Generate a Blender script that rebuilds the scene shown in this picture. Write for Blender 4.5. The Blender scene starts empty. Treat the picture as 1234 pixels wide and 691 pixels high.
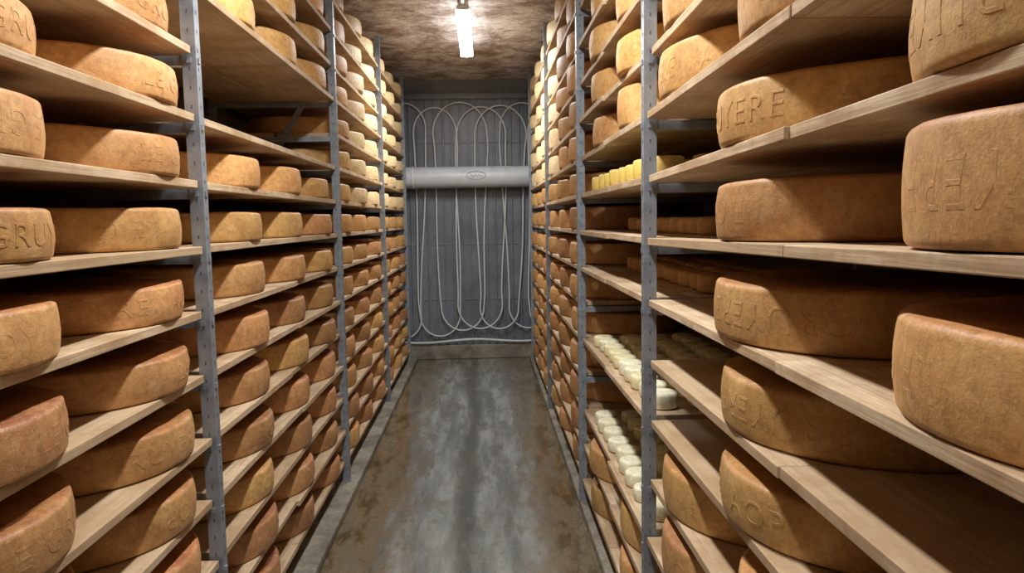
import bpy, bmesh, math, random
from mathutils import Matrix, Vector, noise
random.seed(7)
scene=bpy.context.scene
W,H,F=1234.0,691.0,890.0
CAMZ=1.46
# ------------------------------------------------------------------ camera
cam_d=bpy.data.cameras.new('camera'); cam=bpy.data.objects.new('camera',cam_d)
scene.collection.objects.link(cam); scene.camera=cam
cam_d.sensor_width=36; cam_d.lens=36*F/W; cam_d.clip_start=0.02
yw=Vector(((582-617)/F,(345.5-265)/F,-1)).normalized()
zw=Vector((-0.020,1,0)); zw=(zw-yw*zw.dot(yw)).normalized()
xw=yw.cross(zw)
cam.matrix_world=Matrix.Translation((0,0,CAMZ))@Matrix((xw,yw,zw)).to_4x4()
scene.view_settings.view_transform='Standard'
scene.view_settings.look='None'
scene.view_settings.exposure=0.0
# ------------------------------------------------------------------ node helpers
def mat(name):
    m=bpy.data.materials.new(name); m.use_nodes=True
    nt=m.node_tree; b=nt.nodes['Principled BSDF']
    return m,nt,b
def N(nt,t,**kw):
    n=nt.nodes.new(t)
    for k,v in kw.items():
        if k.startswith('i_'): n.inputs[k[2:].replace('_',' ')].default_value=v
        else: setattr(n,k,v)
    return n
def ramp(nt,fac,stops):
    r=nt.nodes.new('ShaderNodeValToRGB'); e=r.color_ramp.elements
    while len(e)<len(stops): e.new(0.5)
    for el,(p,c) in zip(e,stops):
        el.position=p; el.color=(c[0],c[1],c[2],1) if not isinstance(c,(int,float)) else (c,c,c,1)
    nt.links.new(fac,r.inputs[0]); return r.outputs[0]
def mix(nt,f,a,b,mode='MIX'):
    n=nt.nodes.new('ShaderNodeMix'); n.data_type='RGBA'; n.blend_type=mode
    for idx,v in ((0,f),(6,a),(7,b)):
        if hasattr(v,'links'): nt.links.new(v,n.inputs[idx])
        elif isinstance(v,(int,float)): n.inputs[idx].default_value=v
        else: n.inputs[idx].default_value=(v[0],v[1],v[2],1)
    return n.outputs[2]
def math_(nt,op,a,b=None,clamp=False):
    n=nt.nodes.new('ShaderNodeMath'); n.operation=op; n.use_clamp=clamp
    for i,v in enumerate((a,b)):
        if v is None: continue
        if hasattr(v,'links'): nt.links.new(v,n.inputs[i])
        else: n.inputs[i].default_value=v
    return n.outputs[0]
def noise_t(nt,vec,scale,detail=4,rough=.55,stretch=None,dist=0):
    if stretch:
        mp=nt.nodes.new('ShaderNodeMapping'); mp.inputs['Scale'].default_value=stretch
        nt.links.new(vec,mp.inputs[0]); vec=mp.outputs[0]
    n=N(nt,'ShaderNodeTexNoise'); n.inputs['Scale'].default_value=scale
    n.inputs['Detail'].default_value=detail; n.inputs['Roughness'].default_value=rough
    n.inputs['Distortion'].default_value=dist
    nt.links.new(vec,n.inputs['Vector']); return n.outputs[0]
def bump(nt,b,h,strength,dist=.01):
    n=nt.nodes.new('ShaderNodeBump'); n.inputs['Strength'].default_value=strength
    n.inputs['Distance'].default_value=dist
    nt.links.new(h,n.inputs['Height']); nt.links.new(n.outputs[0],b.inputs['Normal'])
# ------------------------------------------------------------------ materials
def rind(name,side_a,side_b,top_a,top_b,rough=.55):
    m,nt,b=mat(name)
    tc=N(nt,'ShaderNodeTexCoord'); oi=N(nt,'ShaderNodeObjectInfo')
    off=nt.nodes.new('ShaderNodeVectorMath'); off.operation='ADD'
    sc=nt.nodes.new('ShaderNodeVectorMath'); sc.operation='SCALE'
    comb=nt.nodes.new('ShaderNodeCombineXYZ')
    for i in range(3): nt.links.new(oi.outputs['Random'],comb.inputs[i])
    nt.links.new(comb.outputs[0],sc.inputs[0]); sc.inputs['Scale'].default_value=37.
    nt.links.new(tc.outputs['Object'],off.inputs[0]); nt.links.new(sc.outputs[0],off.inputs[1])
    v=off.outputs[0]
    n1=noise_t(nt,v,9,7,.68); n2=noise_t(nt,v,55,6,.7); n3=noise_t(nt,v,230,3,.6); n4=noise_t(nt,v,20,6,.7)
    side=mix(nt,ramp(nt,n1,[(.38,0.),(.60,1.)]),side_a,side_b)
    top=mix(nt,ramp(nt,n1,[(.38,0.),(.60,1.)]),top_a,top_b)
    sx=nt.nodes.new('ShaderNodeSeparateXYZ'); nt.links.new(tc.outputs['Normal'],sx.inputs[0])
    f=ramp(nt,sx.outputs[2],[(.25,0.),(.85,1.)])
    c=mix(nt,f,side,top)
    c=mix(nt,ramp(nt,n4,[(.55,0.),(.71,.40)]),c,(.74,.54,.29))
    c=mix(nt,ramp(nt,n2,[(.38,.58),(.55,0.)]),c,mix(nt,.5,c,(.12,.04,.012)))
    c=mix(nt,ramp(nt,n3,[(.54,0.),(.70,.32)]),c,(.78,.60,.35))
    hsv=nt.nodes.new('ShaderNodeHueSaturation')
    mr=N(nt,'ShaderNodeMapRange'); nt.links.new(oi.outputs['Random'],mr.inputs[0])
    mr.inputs[3].default_value=.78; mr.inputs[4].default_value=1.12
    nt.links.new(mr.outputs[0],hsv.inputs['Value'])
    mr2=N(nt,'ShaderNodeMapRange'); nt.links.new(math_(nt,'FRACT',math_(nt,'MULTIPLY',oi.outputs['Random'],17.3)),mr2.inputs[0])
    mr2.inputs[3].default_value=.494; mr2.inputs[4].default_value=.509
    nt.links.new(mr2.outputs[0],hsv.inputs['Hue'])
    nt.links.new(c,hsv.inputs['Color']); nt.links.new(hsv.outputs[0],b.inputs['Base Color'])
    b.inputs['Roughness'].default_value=rough
    h=math_(nt,'ADD',math_(nt,'MULTIPLY',n2,.6),math_(nt,'MULTIPLY',n3,.4))
    bump(nt,b,h,.42,.0033)
    return m
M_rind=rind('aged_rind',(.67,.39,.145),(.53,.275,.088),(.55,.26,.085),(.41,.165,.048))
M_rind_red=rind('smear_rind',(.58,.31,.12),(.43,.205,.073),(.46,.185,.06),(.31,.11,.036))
M_rind_lit_tint=rind('lamplit_tint_rind',(.84,.67,.41),(.76,.56,.29),(.74,.53,.26),(.65,.42,.19))  # same rind made paler: lamplight painted into the colour
def simple_cheese(name,a,b_):
    m,nt,b=mat(name); g=N(nt,'ShaderNodeNewGeometry'); tc=N(nt,'ShaderNodeTexCoord')
    n=noise_t(nt,tc.outputs['Object'],60,4)
    c=mix(nt,g.outputs['Random Per Island'],a,b_)
    c=mix(nt,ramp(nt,n,[(.35,.5),(.6,0.)]),c,mix(nt,.6,c,(.35,.2,.08)))
    nt.links.new(c,b.inputs['Base Color']); b.inputs['Roughness'].default_value=.55
    bump(nt,b,n,.3,.004); return m
M_white=simple_cheese('fresh_white_rind',(.88,.88,.66),(.82,.76,.46))
M_cream=simple_cheese('cream_rind',(.74,.58,.30),(.64,.44,.20))
M_yellow=simple_cheese('yellow_rind',(.76,.60,.14),(.66,.44,.14))
M_tan=simple_cheese('tan_rind',(.70,.46,.20),(.58,.33,.13))
# wood
m,nt,b=mat('spruce_board'); M_wood=m
g=N(nt,'ShaderNodeNewGeometry'); tc=N(nt,'ShaderNodeTexCoord')
ad=nt.nodes.new('ShaderNodeVectorMath'); ad.operation='ADD'
cb=nt.nodes.new('ShaderNodeCombineXYZ')
for i in range(3): nt.links.new(math_(nt,'MULTIPLY',g.outputs['Random Per Island'],23.),cb.inputs[i])
nt.links.new(tc.outputs['Object'],ad.inputs[0]); nt.links.new(cb.outputs[0],ad.inputs[1])
gr=noise_t(nt,ad.outputs[0],9,6,.6,(6,.35,6),.6); fine=noise_t(nt,ad.outputs[0],70,3,.6,(2,.06,2)); st=noise_t(nt,ad.outputs[0],4.5,7,.7)
c=mix(nt,ramp(nt,gr,[(.35,0.),(.65,1.)]),(.54,.40,.245),(.70,.565,.39))
c=mix(nt,ramp(nt,fine,[(.35,.6),(.55,0.)]),c,(.34,.23,.13))
c=mix(nt,ramp(nt,st,[(.43,0.),(.61,.74)]),c,(.34,.20,.095))
c=mix(nt,ramp(nt,g.outputs['Random Per Island'],[(.2,0.),(1.,.65)]),c,(.37,.25,.135))
nt.links.new(c,b.inputs['Base Color']); b.inputs['Roughness'].default_value=.7
bump(nt,b,fine,.25,.004)
# galvanised steel
m,nt,b=mat('galvanised_steel'); M_steel=m
tc=N(nt,'ShaderNodeTexCoord'); n=noise_t(nt,tc.outputs['Object'],25,5)
nt.links.new(ramp(nt,n,[(.3,(.20,.225,.26)),(.7,(.32,.36,.41))]),b.inputs['Base Color'])
b.inputs['Metallic'].default_value=.35; b.inputs['Roughness'].default_value=.45
m,nt,b=mat('slot_dark'); M_dark=m
b.inputs['Base Color'].default_value=(.07,.08,.095,1); b.inputs['Roughness'].default_value=.8
# floor
m,nt,b=mat('wet_concrete_floor'); M_floor=m
tc=N(nt,'ShaderNodeTexCoord'); o=tc.outputs['Object']
sx=nt.nodes.new('ShaderNodeSeparateXYZ'); nt.links.new(o,sx.inputs[0])
wob=noise_t(nt,o,2.6,5,.6,(1,.4,1)); big=noise_t(nt,o,3.4,7,.66,(2.0,.28,1)); mid=noise_t(nt,o,8,8,.72,(1.2,.38,1)); fn=noise_t(nt,o,90,4,.6)
sp=noise_t(nt,o,30,6,.7,(1,.7,1))
xx=math_(nt,'ADD',math_(nt,'ADD',sx.outputs[0],.11),math_(nt,'MULTIPLY',math_(nt,'SUBTRACT',wob,.5),.20))
ax=math_(nt,'ABSOLUTE',xx)
edge=ramp(nt,math_(nt,'ADD',ax,math_(nt,'MULTIPLY',math_(nt,'SUBTRACT',mid,.5),.65)),[(.24,0.),(.41,1.)])
c=mix(nt,ramp(nt,big,[(.40,0.),(.58,1.)]),(.14,.15,.14),(.31,.33,.315))
c=mix(nt,edge,c,mix(nt,ramp(nt,mid,[(.42,0.),(.58,1.)]),(.09,.065,.033),(.25,.195,.12)))
c=mix(nt,ramp(nt,ax,[(.02,.8),(.075,0.)]),c,(.05,.05,.04))
c=mix(nt,ramp(nt,mid,[(.50,0.),(.59,.6)]),c,(.085,.075,.05))
c=mix(nt,ramp(nt,sp,[(.55,0.),(.68,.45)]),c,(.06,.05,.035))
nt.links.new(c,b.inputs['Base Color'])
nt.links.new(ramp(nt,mid,[(.42,.10),(.60,.32)]),b.inputs['Roughness'])
b.inputs['Specular IOR Level'].default_value=.9
nt.links.new(ramp(nt,big,[(.40,1.),(.60,.25)]),b.inputs['Coat Weight'])
nt.links.new(ramp(nt,mid,[(.40,.06),(.60,.20)]),b.inputs['Coat Roughness']); b.inputs['Coat IOR'].default_value=1.65
bump(nt,b,math_(nt,'ADD',math_(nt,'MULTIPLY',mid,.5),math_(nt,'MULTIPLY',fn,.12)),.2,.012)
def concrete(name,a,b_,scale=3,rough=.8,bs=.4,lo=.40,hi=.60,dk=.5,s2=11):
    m,nt,b=mat(name); tc=N(nt,'ShaderNodeTexCoord'); o=tc.outputs['Object']
    n=noise_t(nt,o,scale,8,.7,None,.4); n2=noise_t(nt,o,scale*s2,5,.6)
    c=mix(nt,ramp(nt,n,[(lo,0.),(hi,1.)]),a,b_)
    c=mix(nt,ramp(nt,n2,[(.35,dk),(.6,0.)]),c,mix(nt,.6,c,(.04,.03,.02)))
    nt.links.new(c,b.inputs['Base Color']); b.inputs['Roughness'].default_value=rough
    bump(nt,b,n2,bs,.015); return m
M_ceil=concrete('stained_ceiling',(.33,.22,.165),(.76,.70,.66),4.2,.8,.7,.41,.58,.6,8)
M_side=concrete('side_wall_plaster',(.14,.095,.06),(.26,.19,.12),2)
M_plinth=concrete('plinth_concrete',(.16,.14,.105),(.32,.29,.23),5)
M_back=concrete('grey_blue_cladding',(.125,.145,.17),(.19,.215,.245),2.0,.42,.1,.4,.6,.2)
m,nt,b=mat('white_plastic_hose'); M_hose=m
b.inputs['Base Color'].default_value=(.64,.67,.68,1); b.inputs['Roughness'].default_value=.35
m,nt,b=mat('white_duct'); M_duct=m
tc=N(nt,'ShaderNodeTexCoord'); n=noise_t(nt,tc.outputs['Object'],12,4)
nt.links.new(ramp(nt,n,[(.3,(.52,.57,.63)),(.7,(.62,.68,.74))]),b.inputs['Base Color']); b.inputs['Roughness'].default_value=.4
m,nt,b=mat('lamp_housing'); M_house=m
b.inputs['Base Color'].default_value=(.7,.7,.7,1); b.inputs['Roughness'].default_value=.4
m,nt,b=mat('lamp_diffuser_glow'); M_glow=m
b.inputs['Base Color'].default_value=(1,1,1,1); b.inputs['Emission Color'].default_value=(.93,.97,1,1); b.inputs['Emission Strength'].default_value=11
# ------------------------------------------------------------------ geometry helpers
class Geo:
    def __init__(s): s.v=[];s.f=[];s.m=[];s.sm=[]
    def add(s,v,f,mi=0,smooth=False):
        o=len(s.v); s.v+=v; s.f+=[tuple(i+o for i in q) for q in f]; s.m+=[mi]*len(f); s.sm+=[smooth]*len(f)
    def box(s,x0,x1,y0,y1,z0,z1,mi=0,dz=(0,0)):
        if x0>x1:x0,x1=x1,x0
        v=[(x,y,z+(dz[0] if y==y0 else dz[1])) for z in(z0,z1) for y in(y0,y1) for x in(x0,x1)]
        f=[(0,2,3,1),(4,5,7,6),(0,1,5,4),(2,6,7,3),(0,4,6,2),(1,3,7,5)]
        s.add(v,f,mi)
    def obj(s,name,mats,parent=None,bevel=0):
        me=bpy.data.meshes.new(name); me.from_pydata(s.v,[],s.f); 
        for m in mats: me.materials.append(m)
        me.polygons.foreach_set('material_index',s.m); me.polygons.foreach_set('use_smooth',s.sm); me.update()
        o=bpy.data.objects.new(name,me); scene.collection.objects.link(o)
        if parent: o.parent=parent
        if bevel:
            b=o.modifiers.new('bevel','BEVEL'); b.width=bevel; b.segments=2; b.limit_method='ANGLE'
        return o
def empty(name,loc=(0,0,0)):
    e=bpy.data.objects.new(name,None); e.location=loc; e.empty_display_size=.1; scene.collection.objects.link(e); return e
def lathe(prof,seg):
    v=[];f=[];n=len(prof)
    for i in range(seg):
        a=2*math.pi*i/seg
        for r,z in prof: v.append((r*math.cos(a),r*math.sin(a),z))
    for i in range(seg):
        j=(i+1)%seg
        for k in range(n-1): f.append((i*n+k,j*n+k,j*n+k+1,i*n+k+1))
    b=len(v); v.append((0,0,prof[0][1])); v.append((0,0,prof[-1][1]))
    for i in range(seg):
        j=(i+1)%seg
        f.append((b,j*n,i*n)); f.append((b+1,i*n+n-1,j*n+n-1))
    return v,f
# ------------------------------------------------------------------ room
YB=7.78; YF=-3.0; XL=-1.48; XR=1.19; ZC=2.90
def room(name,x0,x1,y0,y1,z0,z1,m):
    g=Geo(); g.box(x0,x1,y0,y1,z0,z1); return g.obj(name,[m])
room('floor',XL,XR,YF,YB,-.1,0,M_floor)
room('ceiling',XL,XR,YF,YB,ZC,ZC+.1,M_ceil)
room('wall_left',XL-.1,XL,YF,YB,-.1,ZC+.1,M_side)
room('wall_right',XR,XR+.1,YF,YB,-.1,ZC+.1,M_side)
room('wall_front',XL-.1,XR+.1,YF-.1,YF,-.1,ZC+.1,M_side)
g=Geo(); g.box(XL-.1,XR+.1,YB,YB+.1,-.1,ZC+.1)
x=XL+.03
while x<XR-.03:
    g.box(x,x+.022,YB-.022,YB,.16,2.70); x+=.087
for z in (.62,1.2,2.25): g.box(XL,XR,YB-.008,YB,z,z+.012)
g.box(XL,XR,YB-.05,YB,2.70,2.76)
g.obj('wall_back',[M_back],bevel=.004)
g=Geo(); g.box(XL+.001,XR-.001,YB-.07,YB-.024,0.0,.15); g.obj('baseboard_back',[M_plinth],bevel=.01)
AL,AR=.757,.461
g=Geo(); g.box(XL+.001,-(AL-.045),YF+.001,YB-.072,0,.04); g.obj('plinth_left',[M_plinth],bevel=.008)
g=Geo(); g.box(AR-.0,XR-.001,YF+.001,YB-.072,0,.04); g.obj('plinth_right',[M_plinth],bevel=.008)
# ------------------------------------------------------------------ racks
SP=.1775; Z0=CAMZ-.059
def slope(k,sgn,y):
    # the near right bay sags towards its far post on the upper levels
    if sgn>0 and .25<y<2.15: return .021 if k<0 else (.014 if k==0 else 0)
    return 0
def zk(k,sgn=0,y=9):
    return Z0-SP*k+slope(k,sgn,y)*(2.11-y)
TH=.021
KS=range(-7,8)
DEP=.66
def rack(sgn,A,posts,skip):
    e=empty('cheese_storage_rack')
    X=lambda d: sgn*(A+d)
    gp=Geo(); gr=Geo(); gb=Geo()
    ztop=2.86
    for y in posts:
        for d,s2 in ((0,1),(DEP-.0,-1)):
            xa=X(d); 
            gp.box(xa,xa+sgn*s2*.037,y,y+.003,.04,ztop)
            gp.box(xa,xa+sgn*s2*.003,y+.003,y+.034,.04,ztop)
            gp.box(xa+sgn*s2*.034,xa+sgn*s2*.037,y+.003,y+.016,.04,ztop)
            gp.box(xa-sgn*.004,xa+sgn*s2*.041,y-.004,y+.036,.04,.046)
            z=.12
            while z<ztop-.05:
                xm=xa+sgn*s2*.0185
                gp.box(xm-.0018,xm+.0018,y-.0006,y,z,z+.010,1)
                gp.box(xa-sgn*s2*.0006,xa,y+.014,y+.018,z,z+.010,1)
                z+=.05
        for k in KS:
            z=zk(k,sgn,y+.017)-TH-.002
            gr.box(X(.038),X(DEP-.038),y+.004,y+.030,z-.026,z)
            gr.box(X(.012),X(.026),y-.005,y-.0008,z-.02,z-.006)
            gr.box(X(.0),X(-.004),y+.010,y+.024,z-.02,z-.006)
    bays=list(zip([YF+.05]+posts,posts+[None]))
    for bi,(y0,y1) in enumerate(bays):
        if y1 is None: continue
        for k in KS:
            if (bi,k) in skip: continue
            ya=y0+(.042 if bi>0 else 0); yb=y1-.008
            ys=[ya,yb]
            if bi==2 and sgn>0: ys=[ya,1.15+random.uniform(-.03,.03),yb]
            elif bi in (1,2,3): 
                j=ya+(yb-ya)*random.choice((.45,.5,.52)); ys=[ya,j,yb]
            sl=slope(k,sgn,(ya+yb)/2); z=zk(k)
            for s0,s1 in zip(ys[:-1],ys[1:]):
                d0=.012+random.uniform(-.006,.010)
                a,c_=s0+.0015,s1-.0015
                gb.box(X(d0),X(.325),a,c_,z-TH-random.uniform(0,.001),z-random.uniform(0,.0015),0,(sl*(2.11-a),sl*(2.11-c_)))
                a=s0-(.03 if s0==ya else -.0015); c_=s1+(.03 if s1==yb and y1<posts[-1] else -.0015)
                gb.box(X(.333),X(.62),a,c_,z-TH,z-.0005,0,(sl*(2.11-a),sl*(2.11-c_)))
    gp.obj('posts',[M_steel,M_dark],e); gr.obj('rungs',[M_steel],e); gb.obj('boards',[M_wood],e,bevel=.0018)
    return e
postsL=[-1.8,.12,2.05,3.97,5.76,7.42]
postsR=[-1.6,.30,2.11,3.60,5.42,7.28]
eL=rack(-1,AL,postsL,{(3,-3)})
eR=rack(1,AR,postsR,{(3,4),(3,2)})
g=Geo()
def bar(g,p,q,w,t):
    p=Vector(p);q=Vector(q);d=(q-p).normalized();u=Vector((0,1,0));s=d.cross(u).normalized()*w/2;u=u*t/2
    v=[tuple(a+b_+c_) for a in(p,q) for b_ in(-s,s) for c_ in(-u,u)]
    g.add(v,[(0,1,3,2),(4,6,7,5),(0,4,5,1),(2,3,7,6),(0,2,6,4),(1,5,7,3)])
bar(g,(-.79,4.012,CAMZ+.86),(-1.36,4.012,CAMZ-.05),.03,.004)
bar(g,(-.79,2.092,CAMZ+1.2),(-1.36,2.092,CAMZ+.5),.03,.004)
g.obj('diagonal_braces',[M_steel],eL)
# ------------------------------------------------------------------ cheese wheels
R0=.285; HW=.118; RC=.012; BUL=.0035
def wheel_prof(R,h,n=9):
    rc=RC; p=[]
    p.append((R*.5,0.0)); p.append((R-rc-.012,0))
    for i in range(1,6):
        a=-math.pi/2+ (math.pi/2)*i/5*.97
        p.append((R-rc+rc*math.cos(a)-.003,rc+rc*math.sin(a)))
    for i in range(1,n):
        t=i/n; z=rc+(h-2*rc)*t
        p.append((R-.003+BUL*(1-(2*t-1)**2),z))
    for i in range(0,6):
        a=(math.pi/2)*i/5
        p.append((R-rc+rc*math.cos(a)-.003,h-rc+rc*math.sin(a)))
    p+= [(R-rc-.03,h+.0005),(R*.75,h-.001),(R*.5,h-.002),(R*.25,h-.002)]
    return p
def rad_at(z,R,h):
    rc=RC; t=min(1,max(0,(z-rc)/(h-2*rc))); return R-.003+BUL*(1-(2*t-1)**2)
def disp(v,seed,h):
    x,y,z=v; a=noise.noise(Vector((x*4+seed,y*4,z*4)))*.005; r=math.hypot(x,y)
    if r<1e-5: return v
    b_=noise.noise(Vector((x*22,y*22+seed,z*22)))*.0010
    s=1+(a+b_)/R0
    zz=z
    if z>h*.6: zz=z+noise.noise(Vector((x*5+seed*2,y*5,9)))*.005+noise.noise(Vector((x*25,y*25,seed)))*.001
    return (x*s,y*s,zz)
def text_mesh(s,size):
    cu=bpy.data.curves.new('txt','FONT'); cu.body=s; cu.size=size; cu.extrude=.0006; cu.bevel_depth=.0006; cu.space_character=1.15
    cu.resolution_u=3; cu.offset=-.0010
    o=bpy.data.objects.new('txt',cu); scene.collection.objects.link(o)
    dg=bpy.context.evaluated_depsgraph_get(); me=bpy.data.meshes.new_from_object(o.evaluated_get(dg))
    v=[tuple(q.co) for q in me.vertices]; f=[tuple(p.vertices) for p in me.polygons]
    bpy.data.objects.remove(o); bpy.data.curves.remove(cu); bpy.data.meshes.remove(me)
    return v,f
tv,tf=text_mesh('LE GRUYERE   AOP    ',.072)
tx=[v[0] for v in tv]; tl=max(tx)-min(tx); tmx=min(tx); tmy=min(v[1] for v in tv); tH=max(v[1] for v in tv)-tmy
def make_wheel(idx,h,flip,emb):
    g=Geo(); v,f=lathe(wheel_prof(R0,h),112)
    g.add([disp(q,idx*3.7,h) for q in v],f,0,True)
    for rep in range(2):
        vv=[]
        for x,y,z in tv:
            u=(x-tmx)/tl*(math.pi*2*.38)+rep*math.pi; yy=(y-tmy)+(h-tH)/2
            if flip: yy=h-yy; u=-u
            r=rad_at(yy,R0,h)+z*.9-emb
            p=disp((R0*math.cos(u),R0*math.sin(u),yy*.999),idx*3.7,h*2)
            k=math.hypot(p[0],p[1])/R0
            vv.append((r*k*math.cos(u),r*k*math.sin(u),yy))
        g.add(vv,tf,0,False)
    me=bpy.data.meshes.new('cheese_wheel_%d'%idx); me.from_pydata(g.v,[],g.f)
    me.polygons.foreach_set('use_smooth',g.sm); me.update()
    return me
wm=[make_wheel(i,HW+dh,fl,eb) for i,(dh,fl,eb) in enumerate(((0,False,.0001),(.003,False,.0005),(-.003,True,.0004),(.002,True,.0007),(-.002,False,.0003)))]
for me in wm: me.materials.append(M_rind)
def place(sgn,A,k,y,far,parent=None,m=None,rot=None,var=None,hs=None):
    me=wm[var if var is not None else random.randrange(5)]
    o=bpy.data.objects.new('wheel' if parent else 'cheese_wheel',me); scene.collection.objects.link(o)
    s=random.uniform(.965,.995) if sgn<0 else random.uniform(.975,1.01)
    if sgn<0: sz=random.uniform(.76,.90)
    elif k<=-2: sz=random.uniform(1.0,1.12)
    else: sz=random.uniform(.90,.99)
    if hs: sz=hs
    loc=(sgn*(A+R0*s+random.uniform(-.006,.008)),y,zk(k,sgn,y)+.0005)
    if parent: o.parent=parent
    o.matrix_world=Matrix.Translation(loc)@Matrix.Rotation(-slope(k,sgn,y),4,'X')@Matrix.Rotation(rot if rot is not None else random.uniform(0,6.283),4,'Z')@Matrix.Diagonal((s,s,sz,1))
    if m and m is not M_rind:
        o.material_slots[0].link='OBJECT'; o.material_slots[0].material=m
    return o
farL=empty('cheese_wheel_rows'); farR=empty('cheese_wheel_rows')
colsL=[.67,1.26,1.845,2.555,3.135,3.71,4.30,4.88,5.46,6.05,6.62,7.17]
for k in KS:
    for y in colsL:
        if 2.3<y<3.8 and k in(-2,-3): continue
        yy=y+random.uniform(-.004,.004)
        m=M_rind
        if k>=2 : m=M_rind_red if random.random()<.75 else M_rind
        elif k>=0: m=M_rind_red if random.random()<.3 else M_rind
        if y>4.6 and k<0: m=M_rind_lit_tint  # far upper wheels get the strip lamp's brightening as a paler rind colour
        near=y<2
        place(-1,AL,k,yy,not near,None if near else farL,m)
colsR=[3.94,4.54,5.14,5.74,6.35,6.96]
for k in KS:
    cols=[]
    if k<=-2: cols=[.04,.66,1.29,1.89,2.50,3.12]
    elif k<=1: cols=[.08,.73,1.41]
    elif k==2: cols=[.0,1.39]
    elif k==3: cols=[.0,1.37]
    elif k==4: cols=[-.0,.60,1.24,1.86]
    else: cols=[-.0,.62,1.22,1.84]
    if k>=6: cols+=[2.5,3.2]
    for y in cols+colsR:
        yy=y+random.uniform(-.007,.007); near=y<2.05
        m=M_rind; hs=None
        if k==0 and y==.73: hs=1.13
        if y>4.6 and k<-1: m=M_rind_lit_tint
        elif y>3.9 and k>=0: m=M_rind_red if random.random()<.6 else M_rind
        place(1,AR,k,yy,not near,None if near else farR,m,hs=hs)
# ------------------------------------------------------------------ small cheeses (merged masses)
def small_prof(r,h):
    c=min(.009,h*.22); p=[(r*.5,0),(r-c,0),(r-c*.3,c*.3),(r,c)]
    p+=[(r+.001,h*.5),(r,h-c),(r-c*.3,h-c*.3),(r-c,h),(r*.5,h-.001)]
    return p
def small_mass(name,items,m):
    g=Geo()
    for (x,y,z,r,h) in items:
        v,f=lathe(small_prof(r,h),26)
        g.add([(a+x,b_+y,c_+z) for a,b_,c_ in v],f,0,True)
    return g.obj(name,[m])
def grid(sgn,A,k,d0,d1,y0,y1,r,h,gap=.012,jit=.004):
    it=[]; st=2*r+gap; y=y0+r
    while y+r<y1:
        d=d0+r
        while d+r<=d1:
            it.append((sgn*(A+d+random.uniform(-jit,jit)),y+random.uniform(-jit,jit),zk(k)+.0006,r*random.uniform(.95,1.03),h*random.uniform(.92,1.06)))
            d+=st
        y+=st
    return it
small_mass('small_white_cheeses',grid(1,AR,5,.03,.32,2.2,3.5,.052,.05,.030,.008)+grid(1,AR,3,.04,.62,2.2,3.5,.05,.048,.022,.006),M_white)
small_mass('small_cream_cheeses',grid(1,AR,5,.345,.62,2.2,3.5,.05,.048,.018),M_cream)
small_mass('small_yellow_cheeses',grid(1,AR,-1,.03,.32,2.2,3.5,.062,.065,.025,.008),M_yellow)
small_mass('small_tan_cheeses',grid(1,AR,0,.20,.62,2.2,3.5,.05,.055)+grid(1,AR,1,.20,.62,2.2,3.5,.05,.055)+grid(1,AR,-1,.345,.62,2.2,3.5,.05,.055)
   +grid(-1,AL,-2,.20,.62,2.2,3.9,.05,.05),M_tan)
# ------------------------------------------------------------------ hoses on back wall
hose=empty('wall_hose_coil')
def curve(name,pts,r,m,parent,cyclic=False):
    cu=bpy.data.curves.new(name,'CURVE'); cu.dimensions='3D'; cu.bevel_depth=r; cu.bevel_resolution=3
    sp=cu.splines.new('POLY'); sp.points.add(len(pts)-1)
    for p,q in zip(sp.points,pts): p.co=(*q,1)
    sp.use_cyclic_u=cyclic; sp.use_smooth=True; cu.materials.append(m)
    o=bpy.data.objects.new(name,cu); scene.collection.objects.link(o)
    if parent:o.parent=parent
    return o
cx=[-.48,-.22,.0,.20,.42,-.80,.76]
for i,x0 in enumerate(cx):
    pts=[]; rr=random.uniform(.21,.28); rb=rr*random.uniform(.75,.98); xb=x0+random.uniform(-.05,.05); zt=2.66+random.uniform(-.05,.02); zb=.26+random.uniform(-.04,.06)
    yy=YB-.036-.008*(i%4); tp=rr*1.15; bt=rb*1.1
    for j in range(25):
        a=math.pi*j/24; pts.append((x0+rr*math.cos(a),yy,zt-tp+tp*math.sin(a)))
    for j in range(1,14):
        t=j/14; pts.append(((x0-rr)*(1-t)+(xb-rb)*t+.012*math.sin(t*5+i),yy,(zt-tp)*(1-t)+(zb+bt)*t))
    for j in range(25):
        a=math.pi+math.pi*j/24; pts.append((xb+rb*math.cos(a),yy-.01,zb+bt+bt*math.sin(a)))
    for j in range(1,14):
        t=j/14; pts.append(((xb+rb)*(1-t)+(x0+rr)*t+.012*math.sin(t*6+i*2),yy,(zb+bt)*(1-t)+(zt-tp)*t))
    curve('loop_%d'%(i+1),pts,.0085,M_hose,hose,True)
curve('bottom_run',[(XL+.05+j*.1,YB-.085,.195+.015*math.sin(j*.6)) for j in range(26)],.012,M_hose,hose)
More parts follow.
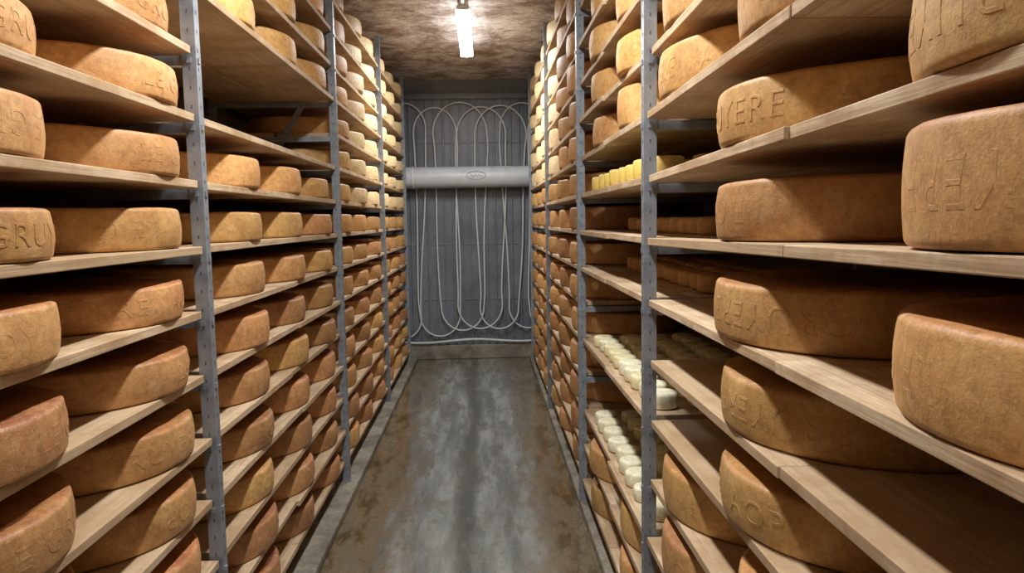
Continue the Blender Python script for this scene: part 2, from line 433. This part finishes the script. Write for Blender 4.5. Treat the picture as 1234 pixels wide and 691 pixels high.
# duct
duct=empty('air_duct')
g=Geo(); rD=.108; segs=40; DZ=1.895; xs=[XL+.02,XL+.05]+[XL+.05+i*(XR-XL-.1)/14 for i in range(1,14)]+[XR-.05,XR-.02]
v=[];f=[]
for x in xs:
    for j in range(segs):
        a=2*math.pi*j/segs; r=rD
        v.append((x,YB-.18+r*math.cos(a),DZ+r*math.sin(a)))
for i in range(len(xs)-1):
    for j in range(segs):
        j2=(j+1)%segs; f.append((i*segs+j,i*segs+j2,(i+1)*segs+j2,(i+1)*segs+j))
f.append(tuple(range(segs))[::-1]); f.append(tuple((len(xs)-1)*segs+j for j in range(segs)))
g.add(v,f,0,True); g.obj('tube',[M_duct],duct)
for i,xc in enumerate((-.95,-.70,.60,.9)):
    g=Geo(); vv=[];ff=[]
    for x,r in ((xc-.012,rD+.001),(xc-.008,rD+.006),(xc+.008,rD+.006),(xc+.012,rD+.001)):
        for j in range(segs):
            a=2*math.pi*j/segs; vv.append((x,YB-.18+r*math.cos(a),DZ+r*math.sin(a)))
    for q in range(3):
        for j in range(segs):
            j2=(j+1)%segs; ff.append((q*segs+j,q*segs+j2,(q+1)*segs+j2,(q+1)*segs+j))
    g.add(vv,ff,0,True); g.obj('band_%d'%(i+1),[M_house],duct)
m,nt,b=mat('badge_grey'); b.inputs['Base Color'].default_value=(.22,.24,.27,1)
pts=[]
for j in range(32):
    a=2*math.pi*j/32; x=.095*math.cos(a)-.06; z=.04*math.sin(a)
    pts.append((x,YB-.18-math.sqrt((rD+.001)**2-z*z),DZ+.01+z))
curve('badge_ring',pts,.003,m,duct,True)
pts=[(-.12+.12*j/12,YB-.18-rD-.001,DZ+.01+.012*math.sin(j*1.6)) for j in range(13)]
curve('badge_script',pts,.003,m,duct)
for i,xc in enumerate((-.9,.85)):
    g=Geo(); g.box(xc-.012,xc+.012,YB-.2,YB-.001,DZ-rD-.02,DZ-rD-.002); g.obj('bracket_%d'%(i+1),[M_steel],duct)
# ------------------------------------------------------------------ lamps
def lamp(y,power):
    e=empty('ceiling_strip_lamp',(-.105,y,ZC))
    def add(o,): o.parent=e
    D=-.03; L=.56
    g=Geo(); g.box(-.040,.040,-L-.02,L+.02,D-.03,D)
    for yy in(-.4,.4): g.box(-.008,.008,yy-.008,yy+.008,D,-.0005)
    add(g.obj('housing',[M_house],None,.004))
    v=[];f=[];n=16
    for yy in (-L,L):
        for j in range(n+1):
            a=-.5+ (math.pi+1.0)*j/n; v.append((.050*math.cos(a),yy,D-.045-.045*math.sin(a)))
    for j in range(n): f.append((j,j+1,n+1+j+1,n+1+j))
    f.append(tuple(range(n+1))); f.append(tuple(range(n+1,2*n+2))[::-1])
    g=Geo(); g.add(v,f,0,True); add(g.obj('diffuser',[M_glow]))
    g=Geo(); g.box(-.050,.050,-L-.02,-L-.002,D-.085,D-.025); g.box(-.050,.050,L+.002,L+.02,D-.085,D-.025); add(g.obj('end_caps',[M_glow],None,.005))
    g=Geo(); g.box(-.011,.011,-2.5,-L-.022,-.02,-.0005); add(g.obj('conduit',[M_house]))
    ld=bpy.data.lights.new('tube_light','AREA'); ld.shape='RECTANGLE'; ld.size=.10; ld.size_y=1.1; ld.energy=power; ld.color=(1,.985,.96)
    lo=bpy.data.objects.new('tube_light',ld); scene.collection.objects.link(lo); lo.parent=e; lo.location=(0,0,D-.096)
lamp(5.6,42); lamp(1.9,48); lamp(-1.4,44)
print('objects',len(bpy.data.objects))
